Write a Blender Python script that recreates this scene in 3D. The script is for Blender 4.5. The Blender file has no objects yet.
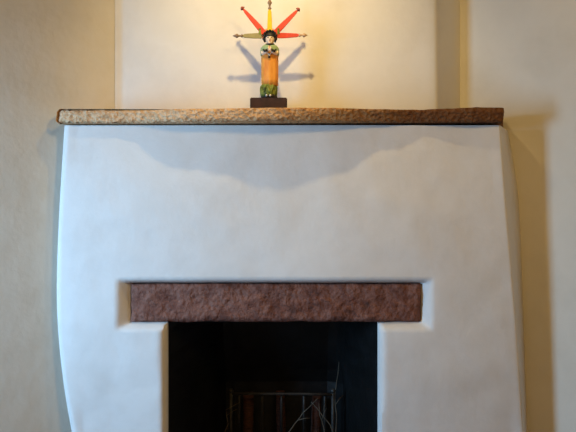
import bpy, bmesh, math, random
from mathutils import Vector, Matrix, noise

random.seed(7)
scn = bpy.context.scene
COL = scn.collection
F = 765.0           # focal length in pixels (576 wide frame)
CY, CZ = -3.0, 1.165


def wx(px, y):
    return (px - 288.0) / F * (y - CY)


def wz(py, y):
    return CZ - (py - 216.0) / F * (y - CY)


def smooth(t):
    t = max(0.0, min(1.0, t))
    return t * t * (3 - 2 * t)


def interp(tab, x):
    if x <= tab[0][0]:
        return tab[0][1]
    for (a, fa), (b, fb) in zip(tab, tab[1:]):
        if x <= b:
            t = (x - a) / (b - a)
            t = t * t * (3 - 2 * t)
            return fa + (fb - fa) * t
    return tab[-1][1]


def spline(tab, x):
    """Catmull-Rom through the table"""
    n = len(tab)
    for i in range(n - 1):
        if x <= tab[i + 1][0] or i == n - 2:
            (x0, y0), (x1, y1) = tab[i], tab[i + 1]
            m0 = (y1 - tab[i - 1][1]) / (x1 - tab[i - 1][0]) if i else (y1 - y0) / (x1 - x0)
            m1 = (tab[i + 2][1] - y0) / (tab[i + 2][0] - x0) if i < n - 2 else (y1 - y0) / (x1 - x0)
            h = x1 - x0
            t = (x - x0) / h
            return (2*t**3 - 3*t*t + 1) * y0 + (t**3 - 2*t*t + t) * h * m0 + (3*t*t - 2*t**3) * y1 + (t**3 - t*t) * h * m1


# ------------------------------------------------------------------ helpers
def link(name, bm, mat, parent=None, smooth_shade=False, recalc=True):
    if recalc:
        bmesh.ops.recalc_face_normals(bm, faces=bm.faces)
    me = bpy.data.meshes.new(name)
    bm.to_mesh(me)
    bm.free()
    for p in me.polygons:
        p.use_smooth = smooth_shade
    o = bpy.data.objects.new(name, me)
    COL.objects.link(o)
    if mat:
        me.materials.append(mat)
    if parent:
        o.parent = parent
    return o


def tag(o, label=None, cat=None, group=None, kind=None):
    if label:
        o['label'] = label
    if cat:
        o['category'] = cat
    if group:
        o['group'] = group
    if kind:
        o['kind'] = kind
    return o


def empty(name, loc, label, cat, group=None):
    o = bpy.data.objects.new(name, None)
    o.empty_display_size = 0.05
    o.location = loc
    COL.objects.link(o)
    return tag(o, label, cat, group)


def bm_box(bm, x0, x1, y0, y1, z0, z1, bevel=0.0):
    r = bmesh.ops.create_cube(bm, size=1.0)
    vs = r['verts']
    for v in vs:
        v.co = Vector((x0 + (v.co.x + .5) * (x1 - x0), y0 + (v.co.y + .5) * (y1 - y0), z0 + (v.co.z + .5) * (z1 - z0)))
    if bevel:
        es = list({e for v in vs for e in v.link_edges})
        bmesh.ops.bevel(bm, geom=es, offset=bevel, segments=2, affect='EDGES')


def bm_prism(bm, pts, z0, z1):
    b = [bm.verts.new((x, y, z0)) for x, y in pts]
    t = [bm.verts.new((x, y, z1)) for x, y in pts]
    n = len(pts)
    bm.faces.new(b)
    bm.faces.new(t)
    for i in range(n):
        bm.faces.new((b[i], b[(i + 1) % n], t[(i + 1) % n], t[i]))


def bm_tube(bm, pts, radii, seg=8, cap=True):
    pts = [Vector(p) for p in pts]
    if not isinstance(radii, (list, tuple)):
        radii = [radii] * len(pts)
    rings = []
    up = Vector((0, 0, 1))
    for i, p in enumerate(pts):
        d = (pts[min(i + 1, len(pts) - 1)] - pts[max(i - 1, 0)]).normalized()
        a = d.cross(up)
        if a.length < 1e-3:
            a = d.cross(Vector((0, 1, 0)))
        a.normalize()
        b = d.cross(a).normalized()
        rings.append([bm.verts.new(p + (a * math.cos(2 * math.pi * k / seg) + b * math.sin(2 * math.pi * k / seg)) * radii[i]) for k in range(seg)])
    for r0, r1 in zip(rings, rings[1:]):
        for k in range(seg):
            bm.faces.new((r0[k], r0[(k + 1) % seg], r1[(k + 1) % seg], r1[k]))
    if cap:
        bm.faces.new(rings[0])
        bm.faces.new(rings[-1])


def bm_ell(bm, c, r, rot=None, u=20, v=14):
    res = bmesh.ops.create_uvsphere(bm, u_segments=u, v_segments=v, radius=1.0)
    for w in res['verts']:
        p = Vector((w.co.x * r[0], w.co.y * r[1], w.co.z * r[2]))
        if rot:
            p = rot @ p
        w.co = p + Vector(c)


def bm_rings(bm, rings, cap=True):
    """rings: list of lists of Vectors"""
    rr = [[bm.verts.new(p) for p in r] for r in rings]
    n = len(rr[0])
    for a, b in zip(rr, rr[1:]):
        for k in range(n):
            bm.faces.new((a[k], a[(k + 1) % n], b[(k + 1) % n], b[k]))
    if cap:
        bm.faces.new(rr[0])
        bm.faces.new(rr[-1])


# ---------------------------------------------------------------- materials
def new_mat(name):
    m = bpy.data.materials.new(name)
    m.use_nodes = True
    nt = m.node_tree
    return m, nt, nt.nodes['Principled BSDF']


def noise_mat(name, cols, scale=8.0, rough=0.8, bump=0.0, bscale=40.0, spec=0.3, detail=6.0, stretch=(1, 1, 1), bdist=0.01, stops=None, voro=0.0):
    m, nt, p = new_mat(name)
    N = nt.nodes
    tc = N.new('ShaderNodeTexCoord')
    mp = N.new('ShaderNodeMapping')
    mp.inputs['Scale'].default_value = stretch
    nt.links.new(tc.outputs['Object'], mp.inputs['Vector'])
    nz = N.new('ShaderNodeTexNoise')
    nz.inputs['Scale'].default_value = scale
    nz.inputs['Detail'].default_value = detail
    nz.inputs['Roughness'].default_value = 0.6
    nt.links.new(mp.outputs['Vector'], nz.inputs['Vector'])
    cr = N.new('ShaderNodeValToRGB')
    k = len(cols)
    stops = stops or [0.32 + 0.36 * i / max(1, k - 1) for i in range(k)]
    while len(cr.color_ramp.elements) < k:
        cr.color_ramp.elements.new(0.5)
    for e, s, c in zip(cr.color_ramp.elements, stops, cols):
        e.position = s
        e.color = (*c, 1)
    nt.links.new(nz.outputs['Fac'], cr.inputs['Fac'])
    nt.links.new(cr.outputs['Color'], p.inputs['Base Color'])
    p.inputs['Roughness'].default_value = rough
    p.inputs['Specular IOR Level'].default_value = spec
    if bump:
        b = N.new('ShaderNodeTexNoise')
        b.inputs['Scale'].default_value = bscale
        b.inputs['Detail'].default_value = 8
        nt.links.new(mp.outputs['Vector'], b.inputs['Vector'])
        bp = N.new('ShaderNodeBump')
        bp.inputs['Strength'].default_value = bump
        bp.inputs['Distance'].default_value = bdist
        h = b.outputs['Fac']
        if voro:
            vo = N.new('ShaderNodeTexVoronoi')
            vo.inputs['Scale'].default_value = voro
            nt.links.new(mp.outputs['Vector'], vo.inputs['Vector'])
            ma = N.new('ShaderNodeMath')
            ma.operation = 'ADD'
            nt.links.new(b.outputs['Fac'], ma.inputs[0])
            nt.links.new(vo.outputs['Distance'], ma.inputs[1])
            h = ma.outputs[0]
        nt.links.new(h, bp.inputs['Height'])
        nt.links.new(bp.outputs['Normal'], p.inputs['Normal'])
    return m


PLASTER = noise_mat('plaster', [(.70, .665, .63), (.76, .73, .70), (.73, .70, .665)], scale=3.0, rough=.9, bump=.25, bscale=14, spec=.15, bdist=.012)
WALLP = noise_mat('wall_plaster', [(.68, .625, .53), (.74, .685, .59), (.71, .655, .56)], scale=2.5, rough=.9, bump=.25, bscale=12, spec=.15, bdist=.012)
CEILM = noise_mat('ceiling_wood', [(.13, .07, .035), (.20, .115, .06)], scale=3, rough=.8, stretch=(1, 12, 1))
FLOORM, nt, p = new_mat('floor_brick')
br = nt.nodes.new('ShaderNodeTexBrick')
br.inputs['Color1'].default_value = (.17, .07, .04, 1)
br.inputs['Color2'].default_value = (.13, .055, .033, 1)
br.inputs['Mortar'].default_value = (.3, .25, .2, 1)
br.inputs['Scale'].default_value = 4.0
tc = nt.nodes.new('ShaderNodeTexCoord')
nt.links.new(tc.outputs['Object'], br.inputs['Vector'])
nt.links.new(br.outputs['Color'], p.inputs['Base Color'])
p.inputs['Roughness'].default_value = .55
STONE = noise_mat('mantel_stone', [(.33, .21, .12), (.50, .345, .20), (.62, .47, .31), (.54, .385, .23)], scale=34, rough=.85, bump=.9, bscale=80, bdist=.009, stops=[.3, .44, .56, .7], stretch=(1, 1, 1.3), voro=60)
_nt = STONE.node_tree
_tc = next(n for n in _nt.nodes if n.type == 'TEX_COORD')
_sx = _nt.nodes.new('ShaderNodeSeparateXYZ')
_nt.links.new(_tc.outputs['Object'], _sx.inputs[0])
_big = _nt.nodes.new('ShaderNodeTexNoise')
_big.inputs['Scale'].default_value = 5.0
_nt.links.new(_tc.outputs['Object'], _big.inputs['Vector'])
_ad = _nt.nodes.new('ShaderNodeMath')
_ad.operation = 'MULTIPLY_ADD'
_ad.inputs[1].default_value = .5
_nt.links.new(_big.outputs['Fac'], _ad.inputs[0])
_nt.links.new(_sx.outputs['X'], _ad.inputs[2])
_cr = _nt.nodes.new('ShaderNodeValToRGB')      # stone tint, tan left to dark brown right, with light falloff painted in
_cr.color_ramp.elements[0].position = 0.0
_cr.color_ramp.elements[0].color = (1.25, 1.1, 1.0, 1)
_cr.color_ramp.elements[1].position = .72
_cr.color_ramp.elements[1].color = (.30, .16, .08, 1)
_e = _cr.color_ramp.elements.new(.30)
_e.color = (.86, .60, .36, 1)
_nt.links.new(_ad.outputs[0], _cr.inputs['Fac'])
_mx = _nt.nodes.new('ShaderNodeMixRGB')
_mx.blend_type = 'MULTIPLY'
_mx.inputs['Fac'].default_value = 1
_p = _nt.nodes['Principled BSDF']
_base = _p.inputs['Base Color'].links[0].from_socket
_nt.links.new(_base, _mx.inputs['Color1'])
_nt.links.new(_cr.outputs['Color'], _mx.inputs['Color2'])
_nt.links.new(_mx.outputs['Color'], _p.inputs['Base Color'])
LINT = noise_mat('lintel_stone', [(.070, .026, .018), (.16, .062, .043), (.24, .108, .078), (.13, .050, .036)], scale=20, rough=.8, bump=1.0, bscale=45, bdist=.016, stops=[.28, .45, .6, .72])
SOOT = noise_mat('soot', [(.002, .002, .002), (.004, .004, .004), (.008, .008, .009)], scale=9, rough=.5, bump=.4, bscale=18, spec=.35)
IRON = noise_mat('iron', [(.008, .007, .007), (.03, .026, .022)], scale=30, rough=.55, bump=.3, bscale=90, spec=.5)
CHAR = noise_mat('charred_wood', [(.012, .008, .007), (.07, .025, .015), (.03, .013, .01)], scale=14, rough=.85, bump=.8, bscale=40, stretch=(1, 1, 6))
TWIG = noise_mat('twig_bark', [(.07, .055, .038), (.13, .10, .07)], scale=30, rough=.8)
ASH = noise_mat('ash', [(.05, .048, .045), (.12, .115, .11)], scale=20, rough=.95)
FRAMEW = noise_mat('window_wood', [(.25, .15, .08), (.33, .2, .11)], scale=12, rough=.6)


def paint(name, c, k=.82, rough=.55, scale=60):
    d = tuple(v * k for v in c)
    return noise_mat(name, [d, c], scale=scale, rough=rough, bump=.15, bscale=80, spec=.35, bdist=.002)


P_ROBE = noise_mat('orange_paint', [(.62, .20, .025), (.83, .36, .06), (.75, .27, .04)], scale=26, rough=.55, stretch=(1, 1, .25), bump=.2, bscale=60, bdist=.003)
P_GREEN = paint('sage_paint', (.30, .42, .24))
P_DKGREEN = noise_mat('leaf_green_paint', [(.02, .03, .008), (.16, .20, .03), (.36, .36, .08)], scale=48, rough=.6)
P_SKIN = paint('pale_paint', (.82, .64, .48), k=.92)
P_HAIR = paint('black_paint', (.018, .014, .012))
P_RED = paint('red_paint', (.74, .065, .035))
P_YEL = paint('yellow_paint', (.88, .56, .02))
P_OLIVE = paint('olive_paint', (.34, .29, .13))
P_PINK = paint('pink_paint', (.80, .36, .24))
P_WOOD = paint('bare_wood', (.58, .38, .24))
P_DTIP = paint('maroon_paint', (.30, .07, .05))
P_TIPO = paint('brown_paint', (.26, .17, .11))
P_WHITE = paint('white_paint', (.8, .76, .68))
P_BASE = noise_mat('dark_base_paint', [(.018, .010, .012), (.05, .022, .022)], scale=30, rough=.45, bump=.3, bscale=50, bdist=.004)

# ------------------------------------------------------------------- setting
AL, AR, KL = -1.03, 1.15, 1.25          # left wall: x = AL + KL * y ; right wall: x = AR - y
ZC = 2.56
yc = (AR - AL) / (1 + KL)
corner = Vector((AR - yc, yc))
LEN = 6.0
s2 = math.sqrt(.5)
dL = Vector((-KL, -1)).normalized()       # along left wall away from corner
dR = Vector((s2, -s2))
LENL = 3.15           # the near wall with the window meets the left wall here
cl, cr_ = corner + dL * LENL, corner + dR * LEN
dN = Vector((-dL.y, dL.x))      # along the near wall
cf = cl + dN * (LEN + .2)
T = .25


def wall(name, a, b, out, holes=None):
    """wall slab from a to b (2D), thickened along out; hole = (s0,s1,z0,z1)"""
    bm = bmesh.new()
    L = (b - a).length
    d = (b - a).normalized()

    def seg(s0, s1, z0, z1):
        p = [a + d * s0, a + d * s1, a + d * s1 + out * T, a + d * s0 + out * T]
        bm_prism(bm, [(q.x, q.y) for q in p], z0, z1)
    if holes:
        s0, s1, z0, z1 = holes
        seg(0, s0, 0, ZC)
        seg(s1, L, 0, ZC)
        seg(s0, s1, 0, z0)
        seg(s0, s1, z1, ZC)
    else:
        seg(0, L, 0, ZC)
    o = link(name, bm, WALLP)
    return tag(o, kind='structure')


nL = Vector((dL.y, -dL.x))        # outward of left wall
nR = Vector((s2, s2))
WIN = (.05, .68, .55, 1.75)  # along the near wall from the left wall
wall('wall_left', corner, cl, nL)
wall('wall_right', corner, cr_, nR)
wall('wall_near', cl, cf, dL, WIN)
wall('wall_far', cr_, cf, (dR + dN).normalized())
bm = bmesh.new()
ext = .3
fp = [corner - dL * ext - dR * ext, cl + dL * ext - dN * ext, cf + dL * ext + dN * ext, cr_ + dR * ext - dL * ext]
bm_prism(bm, [(q.x, q.y) for q in fp], -.12, 0)
tag(link('floor', bm, FLOORM), kind='structure')
bm = bmesh.new()
bm_prism(bm, [(q.x, q.y) for q in fp], ZC, ZC + .12)
tag(link('ceiling', bm, CEILM), kind='structure')
# window frame in the near wall (outside of the picture, the daylight comes through it)
bm = bmesh.new()


def wseg(s0, s1, o0, o1, z0, z1):
    p = [cl + dN * s0 + dL * o0, cl + dN * s1 + dL * o0, cl + dN * s1 + dL * o1, cl + dN * s0 + dL * o1]
    bm_prism(bm, [(q.x, q.y) for q in p], z0, z1)


a, b, c, d = WIN
wseg(a, a + .06, .12, .18, c, d)
wseg(b - .06, b, .12, .18, c, d)
wseg(a + .06, b - .06, .12, .18, c, c + .06)
wseg(a + .06, b - .06, .12, .18, d - .06, d)
wseg((a + b) / 2 - .02, (a + b) / 2 + .02, .13, .17, c + .06, d - .06)
tag(link('window_1', bm, FRAMEW), kind='structure')

# ----------------------------------------------------------------- fireplace
fire = empty('fireplace', (0, .2, 0), 'rounded white plaster corner fireplace with stone lintel over black firebox', 'fireplace')


def to_parent(o, par):
    o.parent = par
    o.matrix_parent_inverse = Matrix.Translation(par.location).inverted()
    return o


ZM0, ZM1 = 1.521, 1.582       # mantel underside and top
# opening and lintel rectangles on the front face (y about 0.03)
OX0, OX1 = wx(167.3, .03), wx(378.3, .03)
LX0, LX1 = wx(130, .03), wx(421.5, .03)
LZ1, LZ0 = wz(283, .03), wz(322, .03)
OZ0 = .10

# front profile tables (x of left and right edge against height z)
LEFT = [(0.0, -.79), (.33, -.858), (.55, -.893), (.80, -.913), (1.1, -.908), (1.521, -.884)]
RIGHT = [(0.0, .955), (.30, .925), (.80, .890), (1.2, .856), (1.521, .832)]


def rect_d(x, z, r):
    x0, x1, z0, z1 = r
    dx = max(x0 - x, 0, x - x1)
    dz = max(z0 - z, 0, z - z1)
    return dx, dz


def front_y(x, z):
    y = 0.0
    # gentle hand-trowelled waviness
    y += .012 * noise.noise(Vector((x * 2.2, 3.1, z * 2.2))) + .003 * noise.noise(Vector((x * 9, 7.7, z * 9)))
    # plaster runs in to the lintel with a chamfer
    dx, dz = rect_d(x, z, (LX0, LX1, LZ0, LZ1))
    wl = .045 if x < 0 else .036
    wzz = .013 if z > LZ1 else .026
    t = max(dx / wl, dz / wzz)
    if t < 1.12:
        c = 1 - t
        c = c if c > .12 else (.12 * ((c + .12) / .24) ** 2 if c > -.12 else 0)
        y += .042 * c
    # rounded jambs of the opening
    dx, dz = rect_d(x, z, (OX0, OX1, OZ0, LZ0))
    q = math.hypot(dx, dz) / .034
    if q < 1:
        k = .034 * (1 - math.sqrt(max(0, 1 - (1 - q) ** 2)))
        y = max(y, k)
    return y


# abscissae (unit u -1..1 mapped by the side tables) - holes need straight grid lines
def lines(stops, step):
    out = []
    for a, b in zip(stops, stops[1:]):
        n = max(1, round((b - a) / step))
        out += [a + (b - a) * i / n for i in range(n)]
    out.append(stops[-1])
    return out


XS = lines([-.80, LX0 - .06, LX0, OX0 - .036, OX0, OX1, OX1 + .036, LX1, LX1 + .05, .80], .011)
ZS = lines([0, OZ0, LZ0 - .04, LZ0, LZ1, LZ1 + .03, ZM0], .011)
bm = bmesh.new()
grid = []
for z in ZS:
    row = []
    xl, xr = spline(LEFT, z), spline(RIGHT, z)
    # left return: from the wall forwards, round corner of radius R
    R = .028
    cx, cy = xl + R, R
    # the return runs back and inwards to the left wall, so the edge throws a narrow gap
    sl = .42
    tb = (xl - AL - KL * cy) / (KL - sl)
    left_pts = []
    for i in range(6):
        t = 1 - i / 6
        left_pts.append((xl + sl * tb * t, cy + tb * t))
    for i in range(9):
        a_ = (math.pi / 2) * i / 8
        left_pts.append((cx - R * math.cos(a_), cy - R * math.sin(a_)))
    for (x, y) in left_pts:
        row.append((x, y))
    x_start = cx
    nfill = 3
    for i in range(1, nfill):
        x = x_start + (XS[0] - x_start) * i / nfill
        row.append((x, None))
    for x in XS:
        row.append((x, None))
    nf = 10
    for i in range(1, nf):
        x = XS[-1] + (xr - .006 - XS[-1]) * i / nf
        row.append((x, None))
    row.append((xr - .006, None))
    # right crease and return to the right wall
    yr = spline([(0, .155), (.8, .175), (1.25, .19), (1.521, .222)], z)
    xe = AR - yr
    row += [(xr - .001, .0015), (xr + .002, .006)]
    for i in range(1, 9):
        t = i / 8
        row.append((xr + .002 + (xe - xr - .002) * t, .006 + (yr - .006) * t))
    grid.append([Vector((x, y if y is not None else front_y(x, z) * smooth((xr - x) / .05) * smooth((x - xl - R) / .03 + .0), z)) for x, y in row])
vs = [[bm.verts.new(p) for p in r] for r in grid]


def inside(x, z):
    return (OX0 < x < OX1 and OZ0 < z < LZ0) or (LX0 < x < LX1 and LZ0 < z < LZ1)


for j in range(len(ZS) - 1):
    for i in range(len(vs[0]) - 1):
        q = [grid[j][i], grid[j][i + 1], grid[j + 1][i + 1], grid[j + 1][i]]
        cxm = sum(v.x for v in q) / 4
        czm = sum(v.z for v in q) / 4
        if inside(cxm, czm) and abs(q[0].y) < .2 and -.79 < cxm < .79:
            continue
        bm.faces.new((vs[j][i], vs[j][i + 1], vs[j + 1][i + 1], vs[j + 1][i]))
# reveals: run the hole edges back into the wall
hole = [e for e in bm.edges if len(e.link_faces) == 1 and all(
    LX0 - .002 < v.co.x < LX1 + .002 and OZ0 - .002 < v.co.z < LZ1 + .002 for v in e.verts)]
ex = bmesh.ops.extrude_edge_only(bm, edges=hole)
for v in [g for g in ex['geom'] if isinstance(g, bmesh.types.BMVert)]:
    v.co.y = .058
# top cap under the mantel
top = [r for r in vs[-1]]
xr_, xl_ = top[-1], top[0]
capv = [bm.verts.new((.80, AR - .80, ZM0)), bm.verts.new((-.55, (-.55 - AL) / KL, ZM0))]
try:
    bm.faces.new(top + capv)
except ValueError:
    pass
bm.verts.ensure_lookup_table()
breast = link('chimney_breast', bm, PLASTER, smooth_shade=True)
to_parent(breast, fire)
m = breast.modifiers.new('ws', 'EDGE_SPLIT')
m.split_angle = math.radians(50)

# upper chimney above the mantel
YU = .250
bm = bmesh.new()
xlw = AL + KL * YU
prof = []
for i in range(7):                                   # soft inner corner at the left wall
    a_ = i / 6
    prof.append((xlw - .014 + .034 * a_, YU - .014 + .014 * smooth(a_) ** .7))
for x in lines([xlw + .03, .60], .03):
    prof.append((x, YU))
RC = .022
xcu = wx(440, YU)
prof += [(xcu - .025, YU + .001), (xcu - .012, YU + .004), (xcu - .003, YU + .012), (xcu + .004, YU + .024)]
ye = .388
xe = AR - ye
for i in range(1, 6):
    t = i / 5
    prof.append((xcu + .004 + (xe - xcu - .004) * t, YU + .024 + (ye - YU - .024) * t))
zs = lines([ZM1 - .03, ZC], .04)
vv = []
for z in zs:
    r = []
    for i, (x, y) in enumerate(prof):
        w = smooth((x - xlw) / .1) * smooth((.62 - x) / .1) if y < YU + .001 else 0
        yy = y + w * .010 * noise.noise(Vector((x * 2.4, 9.1, z * 2.4)))
        r.append(bm.verts.new((x - (.012 * (z - ZM1) if x > .5 and i < len(prof) - 1 else 0), yy, z)))
    vv.append(r)
for a, b in zip(vv, vv[1:]):
    for i in range(len(prof) - 1):
        bm.faces.new((a[i], a[i + 1], b[i + 1], b[i]))
o = link('chimney', bm, PLASTER, smooth_shade=True)
to_parent(o, fire)

# lintel stone
bm = bmesh.new()
nx, nz = 120, 18
lx = [LX0 + .003 + (LX1 - LX0 - .006) * i / nx for i in range(nx + 1)]
lz = [LZ0 + .001 + (LZ1 - LZ0 - .004) * i / nz for i in range(nz + 1)]


def lint_pt(i, j):
    x, z = lx[i], lz[j]
    ed = min(i, nx - i, j * 1.5, (nz - j) * 1.5)
    y = .022 + (.012 if ed == 0 else .003 if ed < 2 else 0)
    y += .008 * noise.noise(Vector((x * 14, 2, z * 14))) + .004 * noise.noise(Vector((x * 40, 5, z * 40)))
    if j == 0:
        z += .004 * noise.noise(Vector((x * 11, 1, 4)))
    if j == nz:
        z += .003 * noise.noise(Vector((x * 13, 8, 4)))
    if i == 0:
        x += .004 * noise.noise(Vector((3, z * 30, 4)))
    return Vector((x, y, z))


g = [[bm.verts.new(lint_pt(i, j)) for i in range(nx + 1)] for j in range(nz + 1)]
for j in range(nz):
    for i in range(nx):
        bm.faces.new((g[j][i], g[j][i + 1], g[j + 1][i + 1], g[j + 1][i]))
be = [e for e in bm.edges if len(e.link_faces) == 1]
ex = bmesh.ops.extrude_edge_only(bm, edges=be)
nv = [q for q in ex['geom'] if isinstance(q, bmesh.types.BMVert)]
for v in nv:
    v.co.y = .056
bmesh.ops.holes_fill(bm, edges=[e for e in bm.edges if len(e.link_faces) == 1])
o = link('lintel', bm, LINT, smooth_shade=True)
tag(o, 'rough rust-brown stone lintel')
to_parent(o, fire)
m = o.modifiers.new('es', 'EDGE_SPLIT')
m.split_angle = math.radians(55)

# firebox, splayed to a narrow back that leans forward at the top
bm = bmesh.new()
BX0, BX1 = wx(226, .53), wx(336, .53)
prof = [(OX0 - .002, .060), (OX0 + .001, .075), (BX0 - .03, .48), (BX0, .525), (BX0 + .04, .54), (BX1 - .04, .54), (BX1, .525), (BX1 + .03, .48), (OX1 - .001, .075), (OX1 + .002, .060)]
zs = [OZ0, .30, .40, .46, .52, .60, .70, .85, 1.0]
rows = []
for z in zs:
    lean = .0 if z < .42 else (z - .42) * .55
    r = []
    for x, y in prof:
        yy = y - lean * smooth((y - .075) / .44)
        r.append(bm.verts.new((x + .006 * noise.noise(Vector((x * 9, y * 9, z * 9))), yy, z)))
    rows.append(r)
for a, b in zip(rows, rows[1:]):
    for i in range(len(prof) - 1):
        bm.faces.new((a[i], a[i + 1], b[i + 1], b[i]))
bm.faces.new(rows[0])
bm.faces.new(rows[-1])
# front lip above the lintel, closing the smoke chamber
z = zs[-1]
lip = [bm.verts.new((OX0 - .002, .060, LZ0 - .004)), bm.verts.new((OX1 + .002, .060, LZ0 - .004)), bm.verts.new((OX1 + .002, .060, z)), bm.verts.new((OX0 - .002, .060, z))]
bm.faces.new(lip)
o = link('firebox', bm, SOOT, smooth_shade=False, recalc=True)
tag(o, 'soot-blackened firebox')
to_parent(o, fire)

# ------------------------------------------------------------------- mantel
FR = [(-.90, -.022), (-.62, -.026), (-.36, -.080), (0, -.108), (.16, -.103), (.34, -.074), (.50, -.047), (.60, -.058), (.72, -.070), (.84, -.062)]
bm = bmesh.new()
ML, MR = wx(56, -.02), wx(505.5, -.06)
outline = []
n = 190
for i in range(n + 1):
    x = ML + (MR - ML) * i / n
    outline.append((x, interp(FR, x), 1))
for i in range(1, 7):
    t = i / 6
    outline.append((MR + (.905 - MR) * t ** 1.3, -.06 + .278 * t, 1 if i < 6 else 0))
outline += [(.772, .370, 0), (xcu + .012, YU + .018, 0), (xcu - .012, YU - .008, 0), (-.73, YU - .016, 0), (-.872, .112, 0)]
for i in range(1, 6):
    t = i / 6
    outline.append((-.872 + (ML + .872) * t - .006 * math.sin(math.pi * t), .112 + (-.052 - .112) * t, 1))
nzm = 9
rows = []
for j in range(nzm + 1):
    t = j / nzm
    z = ZM0 + (ZM1 - ZM0) * t
    r = []
    for i, (x, y, fl) in enumerate(outline):
        if fl:
            nn = .0022 * noise.noise(Vector((x * 16, y * 16, z * 26))) + .003 * noise.noise(Vector((x * 45, y * 45 + 3, z * 55)))
            rd = .014 * max(0, abs(2 * t - 1) - .62) / .38
            endx = 0
            dl = (x - ML) / .03
            dr = (MR - x) / .02
            if i <= n:
                nrm = Vector((0, -1))
                if dl < 1:
                    rd += .03 * (1 - math.sqrt(max(0, 1 - (1 - dl) ** 2)))
                if dr < 1:
                    rd += .012 * (1 - math.sqrt(max(0, 1 - (1 - dr) ** 2)))
            elif x > 0:
                nrm = Vector((1, -.1))
            else:
                nrm = Vector((-1, 0))
            rd += (.030 * smooth((x + .15) / .5) * (1 - t)) * (1 if i <= n else max(0, 1 - (i - n) / 6)) if x > -.2 else 0
            p = Vector((x, y)) + nrm * (nn - rd)
            zz = z
            if j in (0, nzm):
                zz += (.0025 * noise.noise(Vector((x * 20, 5, j)))) - .0015 * (1 if j else -1)
            if j == nzm:
                zz += interp([(-.9, .001), (-.4, -.006), (.2, -.009), (.84, .003)], x)
            if j == 0:
                zz += interp([(-.9, 0), (0, 0), (.84, .003)], x) + .0045
            r.append(bm.verts.new((p.x, p.y, zz)))
        else:
            r.append(bm.verts.new((x, y, z + (.004 if j == 0 else -.010 if j == nzm else 0))))
    rows.append(r)
k = len(outline)
for a, b in zip(rows, rows[1:]):
    for i in range(k):
        bm.faces.new((a[i], a[(i + 1) % k], b[(i + 1) % k], b[i]))
bm.faces.new(rows[0])
bm.faces.new(rows[-1])
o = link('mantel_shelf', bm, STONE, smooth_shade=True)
tag(o, 'long rough tan and brown stone mantel shelf across the white fireplace', 'mantel shelf')
m = o.modifiers.new('es', 'EDGE_SPLIT')
m.split_angle = math.radians(55)

# ------------------------------------------------------- carved saint figure
YS = .10
ZST = ZM1 - .0004
SC = F / (YS - CY)


def L(px, py, dy=0.0):
    return Vector(((px - 269.5) / SC, dy, wz(py, YS) - ZST))


saint = empty('carved_figurine', (wx(269.5, YS), YS, ZST),
              'carved wooden saint figurine in orange robe with coloured rays standing on the mantel', 'figurine')


def sp(name, bm, mat, parent=saint, sm=True, label=None):
    o = link(name, bm, mat, smooth_shade=sm)
    o.parent = parent
    if label:
        o['label'] = label
    return o


# block base: two dark blocks side by side, slightly chamfered
bm = bmesh.new()
zt = wz(99.4, YS) - ZST
bm_box(bm, -.0765, .0715, -.05, .05, 0, zt, bevel=.003)
sp('base', bm, P_BASE, sm=False, label='dark brown wooden block base')


def ellring(cx, cz, rx, ry, cy=0.0, seg=36, fold=0.0, nf=9, ph=0):
    out = []
    for k in range(seg):
        a = 2 * math.pi * k / seg
        f = 1 + fold * math.cos(nf * a + ph)
        out.append(Vector((cx + rx * f * math.cos(a), cy + ry * f * math.sin(a), cz)))
    return out


# robe: long tapered column with shallow carved folds
bm = bmesh.new()
R = []
for py, w, d, fo in [(86, 15.6, .028, .05), (80, 16.2, .029, .05), (70, 16.5, .031, .045), (60, 16.6, .032, .04), (54, 16.6, .032, .02), (49, 16, .029, 0), (46, 12.5, .024, 0), (44.5, 8, .015, 0)]:
    c = L(269.8, py)
    R.append(ellring(c.x, c.z, w / 2 / SC, d, fold=fo, nf=8))
bm_rings(bm, R)
sp('robe', bm, P_ROBE)
# green leafy hem with scalloped lower edge
bm = bmesh.new()
R = []
for py, w, d, fo in [(97, 15.2, .031, .05), (94, 16.6, .034, .07), (90.5, 16.2, .033, .08), (87.5, 15.8, .031, .07), (85.2, 15.2, .0285, .02)]:
    c = L(268.8, py)
    R.append(ellring(c.x, c.z, w / 2 / SC, d, fold=fo, nf=11, ph=py * .35))
bm_rings(bm, R)
# carved leaves over the hem
for k in range(7):
    a = math.pi + math.pi * (k + .5) / 7
    base = L(268.8, 90.5)
    c = Vector((base.x + .034 * math.cos(a), .034 * math.sin(a), base.z + .003 * (-1) ** k))
    bm_ell(bm, c, (.0045, .003, .015), Matrix.Rotation(a + math.pi / 2, 3, 'Z') @ Matrix.Rotation(.35 * (-1) ** k, 3, 'Y'), 10, 8)
hem = sp('hem', bm, P_DKGREEN, label='leafy green hem')
# feet: two pale toes under the hem
for sx in (-1, 1):
    bm = bmesh.new()
    c = L(268.6 + sx * 1.9, 97.2, -.036)
    bm_ell(bm, c + Vector((0, 0, .0015)), (.0042, .010, .0048), None, 12, 8)
    sp('foot', bm, P_WHITE, label='white foot')
# dark skirt folds either side of the feet, resting on the block
bm = bmesh.new()
c0 = L(269, 98.6)
c1 = L(269, 94.5)
bm_rings(bm, [ellring(c0.x, zt, .033, .033, fold=.06, nf=7), ellring(c1.x, c1.z, .031, .030, fold=.04, nf=7)])
sp('underskirt', bm, P_HAIR, label='black underskirt')

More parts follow.
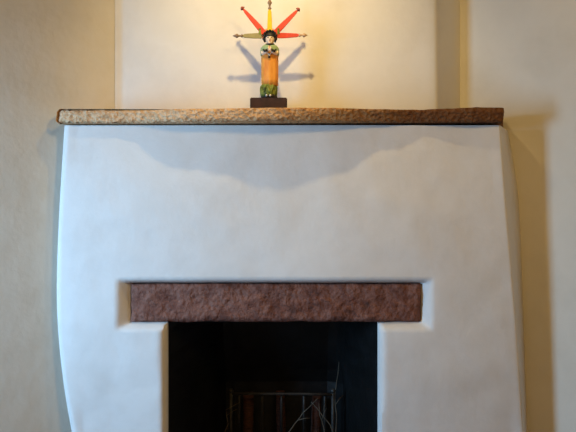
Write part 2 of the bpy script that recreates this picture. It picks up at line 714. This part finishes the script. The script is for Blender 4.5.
# body: head, neck, shoulders and praying hands, one continuous surface
bm = bmesh.new()
hd = L(270, 39.4)
bm_ell(bm, hd + Vector((0, -.006, 0)), (.0185, .019, .0245), None, 24, 18)
bm_ell(bm, hd + Vector((0, -.0255, -.003)), (.003, .0045, .0065), None, 10, 8)        # nose
bm_ell(bm, hd + Vector((0, -.019, -.017)), (.009, .008, .007), None, 12, 8)           # chin
bm_tube(bm, [hd + Vector((0, 0, -.018)), L(269.8, 46.5)], [.011, .012], 14)           # neck
bm_tube(bm, [L(269.8, 45.5), L(269.8, 51, 0.0), L(269.8, 56, 0.0)], [.014, .026, .026], 18)   # chest
for sx in (-1, 1):
    sh = L(269.8 + sx * 6.0, 49.5, -.004)
    el = L(269.8 + sx * 6.8, 54.5, -.020)
    wr = L(269.8 + sx * 2.2, 53.6, -.043)
    bm_tube(bm, [sh, (sh + el) / 2, el], [.011, .010, .009], 10)
    bm_tube(bm, [el, (el + wr) / 2, wr], [.009, .0075, .006], 10)
    pm = L(269.8 + sx * .9, 52.0, -.047)
    bm_ell(bm, pm, (.0040, .006, .0085), None, 10, 8)
    for f, (dy, ln) in enumerate([(-.0045, .010), (-.0015, .0125), (.0015, .012), (.0043, .0095)]):
        st = pm + Vector((0, dy, .004))
        bm_tube(bm, [st, st + Vector((-sx * .0006, 0, ln * .6)), st + Vector((-sx * .001, .001, ln))], [.0021, .0019, .0013], 7)
    bm_tube(bm, [pm + Vector((0, -.003, -.002)), pm + Vector((sx * .003, -.008, .004)), pm + Vector((sx * .002, -.009, .008))], [.0023, .002, .0014], 7)
body = sp('body', bm, P_SKIN, label='pale painted head and folded hands')
m = body.modifiers.new('remesh', 'REMESH')
m.mode = 'VOXEL'
m.voxel_size = .0014
m.use_smooth_shade = True
for sx in (-1, 1):
    bm = bmesh.new()
    bm_ell(bm, hd + Vector((sx * .0072, -.0232, .0025)), (.0033, .0018, .0021), None, 10, 8)
    sp('eye', bm, P_HAIR, label='black painted eye')
    bm = bmesh.new()
    bm_tube(bm, [hd + Vector((sx * .0035, -.0240, .0075)), hd + Vector((sx * .0075, -.0232, .0090)), hd + Vector((sx * .012, -.0200, .0075))], [.0009, .0012, .0007], 6)
    sp('eyebrow', bm, P_HAIR)
bm = bmesh.new()
bm_ell(bm, hd + Vector((0, -.0255, -.0125)), (.0045, .0016, .0014), None, 10, 8)
sp('mouth', bm, P_RED, label='red painted mouth')
# black hair: cap with a scalloped fringe, side locks
bm = bmesh.new()
seg, st = 28, 8
rr = []
for j in range(st + 1):
    th = (math.pi * .5) * j / st * 1.0
    ring = []
    for k in range(seg):
        a = 2 * math.pi * k / seg
        low = 1.0 if math.sin(a) > -.35 else .70        # front hairline sits higher
        t2 = th * (1.35 * low if j else 0)
        ring.append(hd + Vector((.0245 * math.sin(t2) * math.cos(a), -.002 + .0235 * math.sin(t2) * math.sin(a), .006 + .0255 * math.cos(t2))))
    rr.append(ring)
bm_rings(bm, rr[1:], cap=True)
for k in range(7):
    a = math.pi * k / 6
    bm_ell(bm, hd + Vector((.0225 * math.cos(a), -.013, .012 + .0195 * math.sin(a))), (.0062, .008, .0058), None, 10, 8)
for sx in (-1, 1):
    bm_tube(bm, [hd + Vector((sx * .021, -.010, .014)), hd + Vector((sx * .0245, -.009, 0)), hd + Vector((sx * .021, -.011, -.014))], [.007, .0065, .003], 10)
hair = sp('hair', bm, P_HAIR, label='black carved hair')
# dark collar under the chin
bm = bmesh.new()
pts = []
for k in range(13):
    a = math.pi + math.pi * k / 12
    pts.append(L(270, 45.0) + Vector((.0155 * math.cos(a), -.012 + .019 * math.sin(a), -.004 * -math.sin(a))))
bm_tube(bm, pts, [.002] + [.0038] * 11 + [.002], 8)
sp('collar', bm, P_HAIR, label='black collar')

# sage green mantle over the shoulders, open at the front
bm = bmesh.new()
rowsm = []
for py, w, d in [(45.0, 9.0, .021), (46.6, 14.0, .029), (48.6, 17.2, .0355), (51, 18.0, .0375), (53.8, 17.9, .0375), (56, 17.5, .0365)]:
    c = L(269.8, py)
    r = []
    t = (py - 45.0) / 11.0
    gap = .12 + .62 * smooth((t - .42) / .5)
    for k in range(29):
        a = -math.pi / 2 + gap + (2 * math.pi - 2 * gap) * k / 28
        r.append(Vector((c.x + w / 2 / SC * math.cos(a), d * math.sin(a), c.z)))
    rowsm.append([bm.verts.new(p) for p in r])
for a, b in zip(rowsm, rowsm[1:]):
    for k in range(28):
        bm.faces.new((a[k], a[k + 1], b[k + 1], b[k]))
mant = sp('shawl', bm, P_GREEN, label='sage green shoulder shawl')
m = mant.modifiers.new('so', 'SOLIDIFY')
m.thickness = .004
m.offset = 0
# cuffs and tassel
for sx in (-1, 1):
    bm = bmesh.new()
    bm_tube(bm, [L(269.8 + sx * 6.5, 51.2, -.034), L(269.8 + sx * 4.8, 53.2, -.0405), L(269.8 + sx * 2.4, 52.6, -.046)], [.0022, .0052, .0058], 10)
    sp('cuff', bm, P_HAIR, label='black cuff')
bm = bmesh.new()
bm_tube(bm, [L(269.5, 54.5, -.037), L(269.5, 57.2, -.0375), L(269.5, 58.6, -.0375), L(269.5, 60.2, -.037)], [.0015, .003, .0062, .0015], 10)
sp('tassel', bm, P_HAIR, label='black sash tassel')
bm = bmesh.new()
bm_tube(bm, [L(267.6, 54.4, -.036), L(269.5, 57.4, -.0385), L(271.6, 54.4, -.036)], [.0022, .0030, .0022], 8)
sp('sash', bm, P_WHITE, label='white sash loop')

# halo of five painted rays
hub = L(269.5, 33.5, .020)
bm = bmesh.new()
bm_ell(bm, L(269.5, 34, .024), (.034, .010, .030), None, 24, 12)
halo = sp('halo_backing', bm, P_PINK, label='pink halo backing behind the head')


def flat_ray(p0, p1, w0, w1, name, mat, tipm, tip_style, tiplen, label, tlabel):
    """a flat painted slat from p0 to p1 with a turned spindle tip"""
    p0, p1 = Vector(p0), Vector(p1)
    d = (p1 - p0).normalized()
    s = Vector((-d.z, 0, d.x))
    th = .0042
    bm = bmesh.new()
    rows = []
    Ln = (p1 - p0).length
    for t, w in [(0, w0), (.25, w0 * 1.05), (.6, (w0 + w1) / 2 * 1.05), (.9, w1), (1.0, w1 * .5)]:
        c = p0 + d * Ln * t
        rows.append([c + s * w / 2 + Vector((0, -th, 0)), c - s * w / 2 + Vector((0, -th, 0)), c - s * w / 2 + Vector((0, th, 0)), c + s * w / 2 + Vector((0, th, 0))])
    bm_rings(bm, rows)
    ray = sp(name, bm, mat, sm=False, label=label)
    mm = ray.modifiers.new('bv', 'BEVEL')
    mm.width = .0012
    mm.segments = 2
    bm = bmesh.new()
    prof = tip_style
    pts = [p1 + d * (tiplen * t - .001) for t, _ in prof]
    bm_tube(bm, pts, [r for _, r in prof], 12)
    t_ = sp('ray_tip', bm, tipm, parent=ray, label=tlabel)
    return ray


SPIN = [(0, .0045), (.12, .0075), (.25, .0035), (.42, .0045), (.58, .0095), (.75, .0060), (1.0, .0008)]
ARROW = [(0, .0050), (.2, .0040), (.3, .0105), (.6, .0080), (1.0, .0008)]
flat_ray(L(261.5, 35.2, .012), L(242.6, 35.2, .012), .0205, .015, 'ray', P_OLIVE, P_TIPO, SPIN, .042, 'olive level ray', 'brown spindle tip')
flat_ray(L(264, 32.2, .015), L(243.2, 8.4, .015), .0215, .0125, 'ray', P_RED, P_DTIP, ARROW, .016, 'red slanting ray', 'dark red arrow tip')
flat_ray(L(269.6, 31.5, .018), L(269.6, 8.4, .018), .0190, .0150, 'ray', P_YEL, P_TIPO, SPIN, .048, 'yellow upright ray', 'brown spindle tip')
flat_ray(L(275, 32.2, .015), L(297.2, 9.6, .015), .0215, .0125, 'ray', P_RED, P_DTIP, ARROW, .016, 'red slanting ray', 'dark red arrow tip')
flat_ray(L(277.5, 35.0, .012), L(299, 34.6, .012), .0205, .014, 'ray', P_RED, P_WOOD, SPIN, .036, 'red level ray', 'pale wood spindle tip')
# small green wedges where the slanting rays meet the level ones
for sx, px in ((-1, 259.6), (1, 278.6)):
    bm = bmesh.new()
    c = L(px, 30.6, .012)
    pts = [c + Vector((-.0055 * sx, 0, -.013)), c + Vector((.0045 * sx, 0, -.013)), c + Vector((.0035 * sx, 0, .009)), c + Vector((-.0045 * sx, 0, .013))]
    bm_rings(bm, [[q + Vector((0, -.006, 0)) for q in pts], [q + Vector((0, .006, 0)) for q in pts]])
    sp('halo_wedge', bm, P_DKGREEN, sm=False, label='green halo wedge')

# ------------------------------------------------------------- in the firebox
grate = empty('fire_grate', (-.03, .41, OZ0 + .0015), 'black iron fire grate with upright bars inside the dark firebox', 'fire grate')


def gp(name, bm, mat, label=None):
    o = link(name, bm, mat, smooth_shade=True)
    to_parent(o, grate)
    if label:
        o['label'] = label
    return o


YG = .41
gx0, gx1 = wx(231, YG), wx(333, YG)
zr = wz(394, YG)
for (z, r) in ((zr, .0065), (OZ0 + .06, .008)):
    bm = bmesh.new()
    bm_tube(bm, [(gx0, YG, z + .002), (gx0 * .3, YG, z + .001), (gx1 * .4, YG, z), (gx1, YG, z - .003)], r, 10)
    gp('rail', bm, IRON)
for px in (239, 262, 281.5, 304, 325):
    x = wx(px, YG)
    bm = bmesh.new()
    bm_tube(bm, [(x, YG + .012, OZ0 + .04), (x, YG + .012, zr - .05), (x, YG + .010, zr + .0)], .0055, 8)
    gp('bar', bm, IRON)
for sx in (gx0, gx1):
    bm = bmesh.new()
    bm_tube(bm, [(sx, YG, OZ0 + .0015), (sx, YG, zr + .008)], .008, 10)
    bm_ell(bm, (sx, YG, zr + .014), (.012, .012, .012), None, 12, 8)
    gp('post', bm, IRON)
    bm = bmesh.new()
    bm_tube(bm, [(sx, YG, OZ0 + .05), (sx * .98, .475, OZ0 + .05), (sx * .98, .475, OZ0 + .0015)], .007, 8)
    gp('leg', bm, IRON)


def log(px, z0, z1, r, tilt, y, label):
    bm = bmesh.new()
    rows = []
    n = 8
    for i in range(n + 1):
        t = i / n
        c = Vector((tilt * (t - .5), .01 * t, z0 + (z1 - z0) * t))
        ring = []
        for k in range(9):
            a = 2 * math.pi * k / 9
            rr = r * (1 + .22 * noise.noise(Vector((math.cos(a) * 2 + px, math.sin(a) * 2, t * 3))))
            ring.append(c + Vector((rr * math.cos(a), rr * .8 * math.sin(a), 0)))
        rows.append(ring)
    bm_rings(bm, rows)
    o = link('log', bm, CHAR, smooth_shade=True)
    o.location = (wx(px, y), y, 0)
    return tag(o, label, 'log', 'charred logs in the firebox')


log(248, OZ0 + .001, .365, .024, .006, .466, 'charred reddish log standing leftmost behind the fire grate')
log(281, OZ0 + .001, .372, .021, -.008, .466, 'charred reddish log standing in the middle behind the fire grate')
log(316, OZ0 + .001, .350, .022, .010, .466, 'charred log standing rightmost behind the fire grate')


def twig(pts, r, label):
    bm = bmesh.new()
    P = [Vector(p) for p in pts]
    o0 = P[0].copy()
    dense = []
    for a, b in zip(P, P[1:]):
        for i in range(5):
            q = a.lerp(b, i / 5)
            dense.append(q - o0 + Vector((noise.noise(q * 30), noise.noise(q * 30 + Vector((5, 5, 5))), 0)) * .004)
    dense.append(P[-1] - o0)
    bm_tube(bm, dense, [r * (1 - .6 * i / len(dense)) for i in range(len(dense))], 6)
    # side shoot
    mid = dense[len(dense) // 2]
    dr = (dense[-1] - dense[0]).normalized()
    sd = Vector((dr.z, 0, -dr.x)) * .03
    bm_tube(bm, [mid, mid + dr * .03 + sd * .6, mid + dr * .045 + sd * 1.1], [r * .6, r * .5, r * .3], 6)
    o = link('twig', bm, TWIG, smooth_shade=True)
    o.location = o0
    return tag(o, label, 'twig', 'dry twigs on the fire grate')


yt = YG - .025


def tp(px, py, dy=0.0):
    return (wx(px, yt + dy), yt + dy, wz(py, yt + dy))


def gz(px, dy=-.0):
    return (wx(px, yt + dy), yt + dy, OZ0 + .004)


twig([gz(262), tp(290, 431), tp(303, 413), tp(318, 398)], .0034, 'dry twig slanting up to the right across the fire grate')
twig([gz(345, -.02), tp(330, 425, -.02), tp(320, 412, -.02), tp(311, 402, -.015)], .003, 'dry twig slanting up to the left near the right of the fire grate')
twig([gz(332, -.06), tp(324, 428, -.06), tp(320, 415, -.06), tp(319, 403, -.05)], .0026, 'nearly upright dry twig at the right of the fire grate')
twig([gz(216, -.02), tp(228, 424, -.02), tp(226, 410, -.02), tp(240, 402, -.01)], .0026, 'thin dry twig leaning at the left of the fire grate')
twig([gz(334, .05), tp(337, 420, .05), tp(335, 395, .06), tp(339, 362, .07)], .0030, 'tall thin pale twig standing by the right firebox wall')
# ash bed
bm = bmesh.new()
rows = []
for i in range(13):
    r = []
    for j in range(9):
        x = -.22 + .36 * i / 12
        y = .22 + .12 * j / 8
        edge = min(i, 12 - i, j, 8 - j)
        r.append(bm.verts.new((x, y, OZ0 + .0008 + (0 if edge == 0 else .0030 + .003 * abs(noise.noise(Vector((x * 12, y * 12, 0))))))))
    rows.append(r)
for a, b in zip(rows, rows[1:]):
    for j in range(8):
        bm.faces.new((a[j], a[j + 1], b[j + 1], b[j]))
bmesh.ops.delete(bm, geom=[], context='VERTS')
tag(link('ash', bm, ASH, smooth_shade=True), 'thin bed of grey ash on the firebox floor', 'ash', kind='stuff')

# --------------------------------------------------------------------- light
def aim(o, target):
    d = Vector(target) - o.location
    o.rotation_euler = d.to_track_quat('-Z', 'Y').to_euler()


def spot(name, loc, target, W, col, deg, blend, rad):
    l = bpy.data.lights.new(name, 'SPOT')
    l.energy = W
    l.color = col
    l.spot_size = math.radians(deg)
    l.spot_blend = blend
    l.shadow_soft_size = rad
    o = bpy.data.objects.new(name, l)
    COL.objects.link(o)
    o.location = loc
    aim(o, target)
    return o


spot('ceiling_spot', (-.07, -.49, 2.52), (-.07, .238, 1.86), 38, (1.0, .73, .31), 106, 1.0, .022)
l = bpy.data.lights.new('room_lamp', 'POINT')
l.energy = 49
l.color = (1.0, .69, .26)
l.shadow_soft_size = .18
o = bpy.data.objects.new('room_lamp', l)
COL.objects.link(o)
o.location = (.6, -2.0, 2.35)
# daylight through the window
l = bpy.data.lights.new('window_daylight', 'AREA')
l.shape = 'RECTANGLE'
l.size = (WIN[1] - WIN[0]) - .02
l.size_y = (WIN[3] - WIN[2]) - .02
l.energy = 26.5
l.color = (.33, .64, 1.0)
o = bpy.data.objects.new('window_daylight', l)
COL.objects.link(o)
wc = cl + dN * (WIN[0] + WIN[1]) / 2 + dL * .10
l.spread = math.radians(105)
o.location = (wc.x, wc.y, (WIN[2] + WIN[3]) / 2)
aim(o, (wc.x - dL.x, wc.y - dL.y, o.location.z - .24))     # sky light slants down into the room

w = bpy.data.worlds.new('World')
scn.world = w
w.use_nodes = True
sky = w.node_tree.nodes.new('ShaderNodeTexSky')
sky.sky_type = 'HOSEK_WILKIE'
w.node_tree.links.new(sky.outputs['Color'], w.node_tree.nodes['Background'].inputs['Color'])
w.node_tree.nodes['Background'].inputs['Strength'].default_value = .15

cam = bpy.data.cameras.new('Camera')
cam.sensor_width = 36
cam.lens = F / 576 * 36
co = bpy.data.objects.new('Camera', cam)
COL.objects.link(co)
co.location = (0, CY, CZ)
co.rotation_euler = (math.pi / 2, 0, 0)
scn.camera = co
vs_ = scn.view_settings
vs_.view_transform = 'Standard'
vs_.look = 'None'
vs_.gamma = 1
vs_.use_curve_mapping = False
vs_.exposure = 0
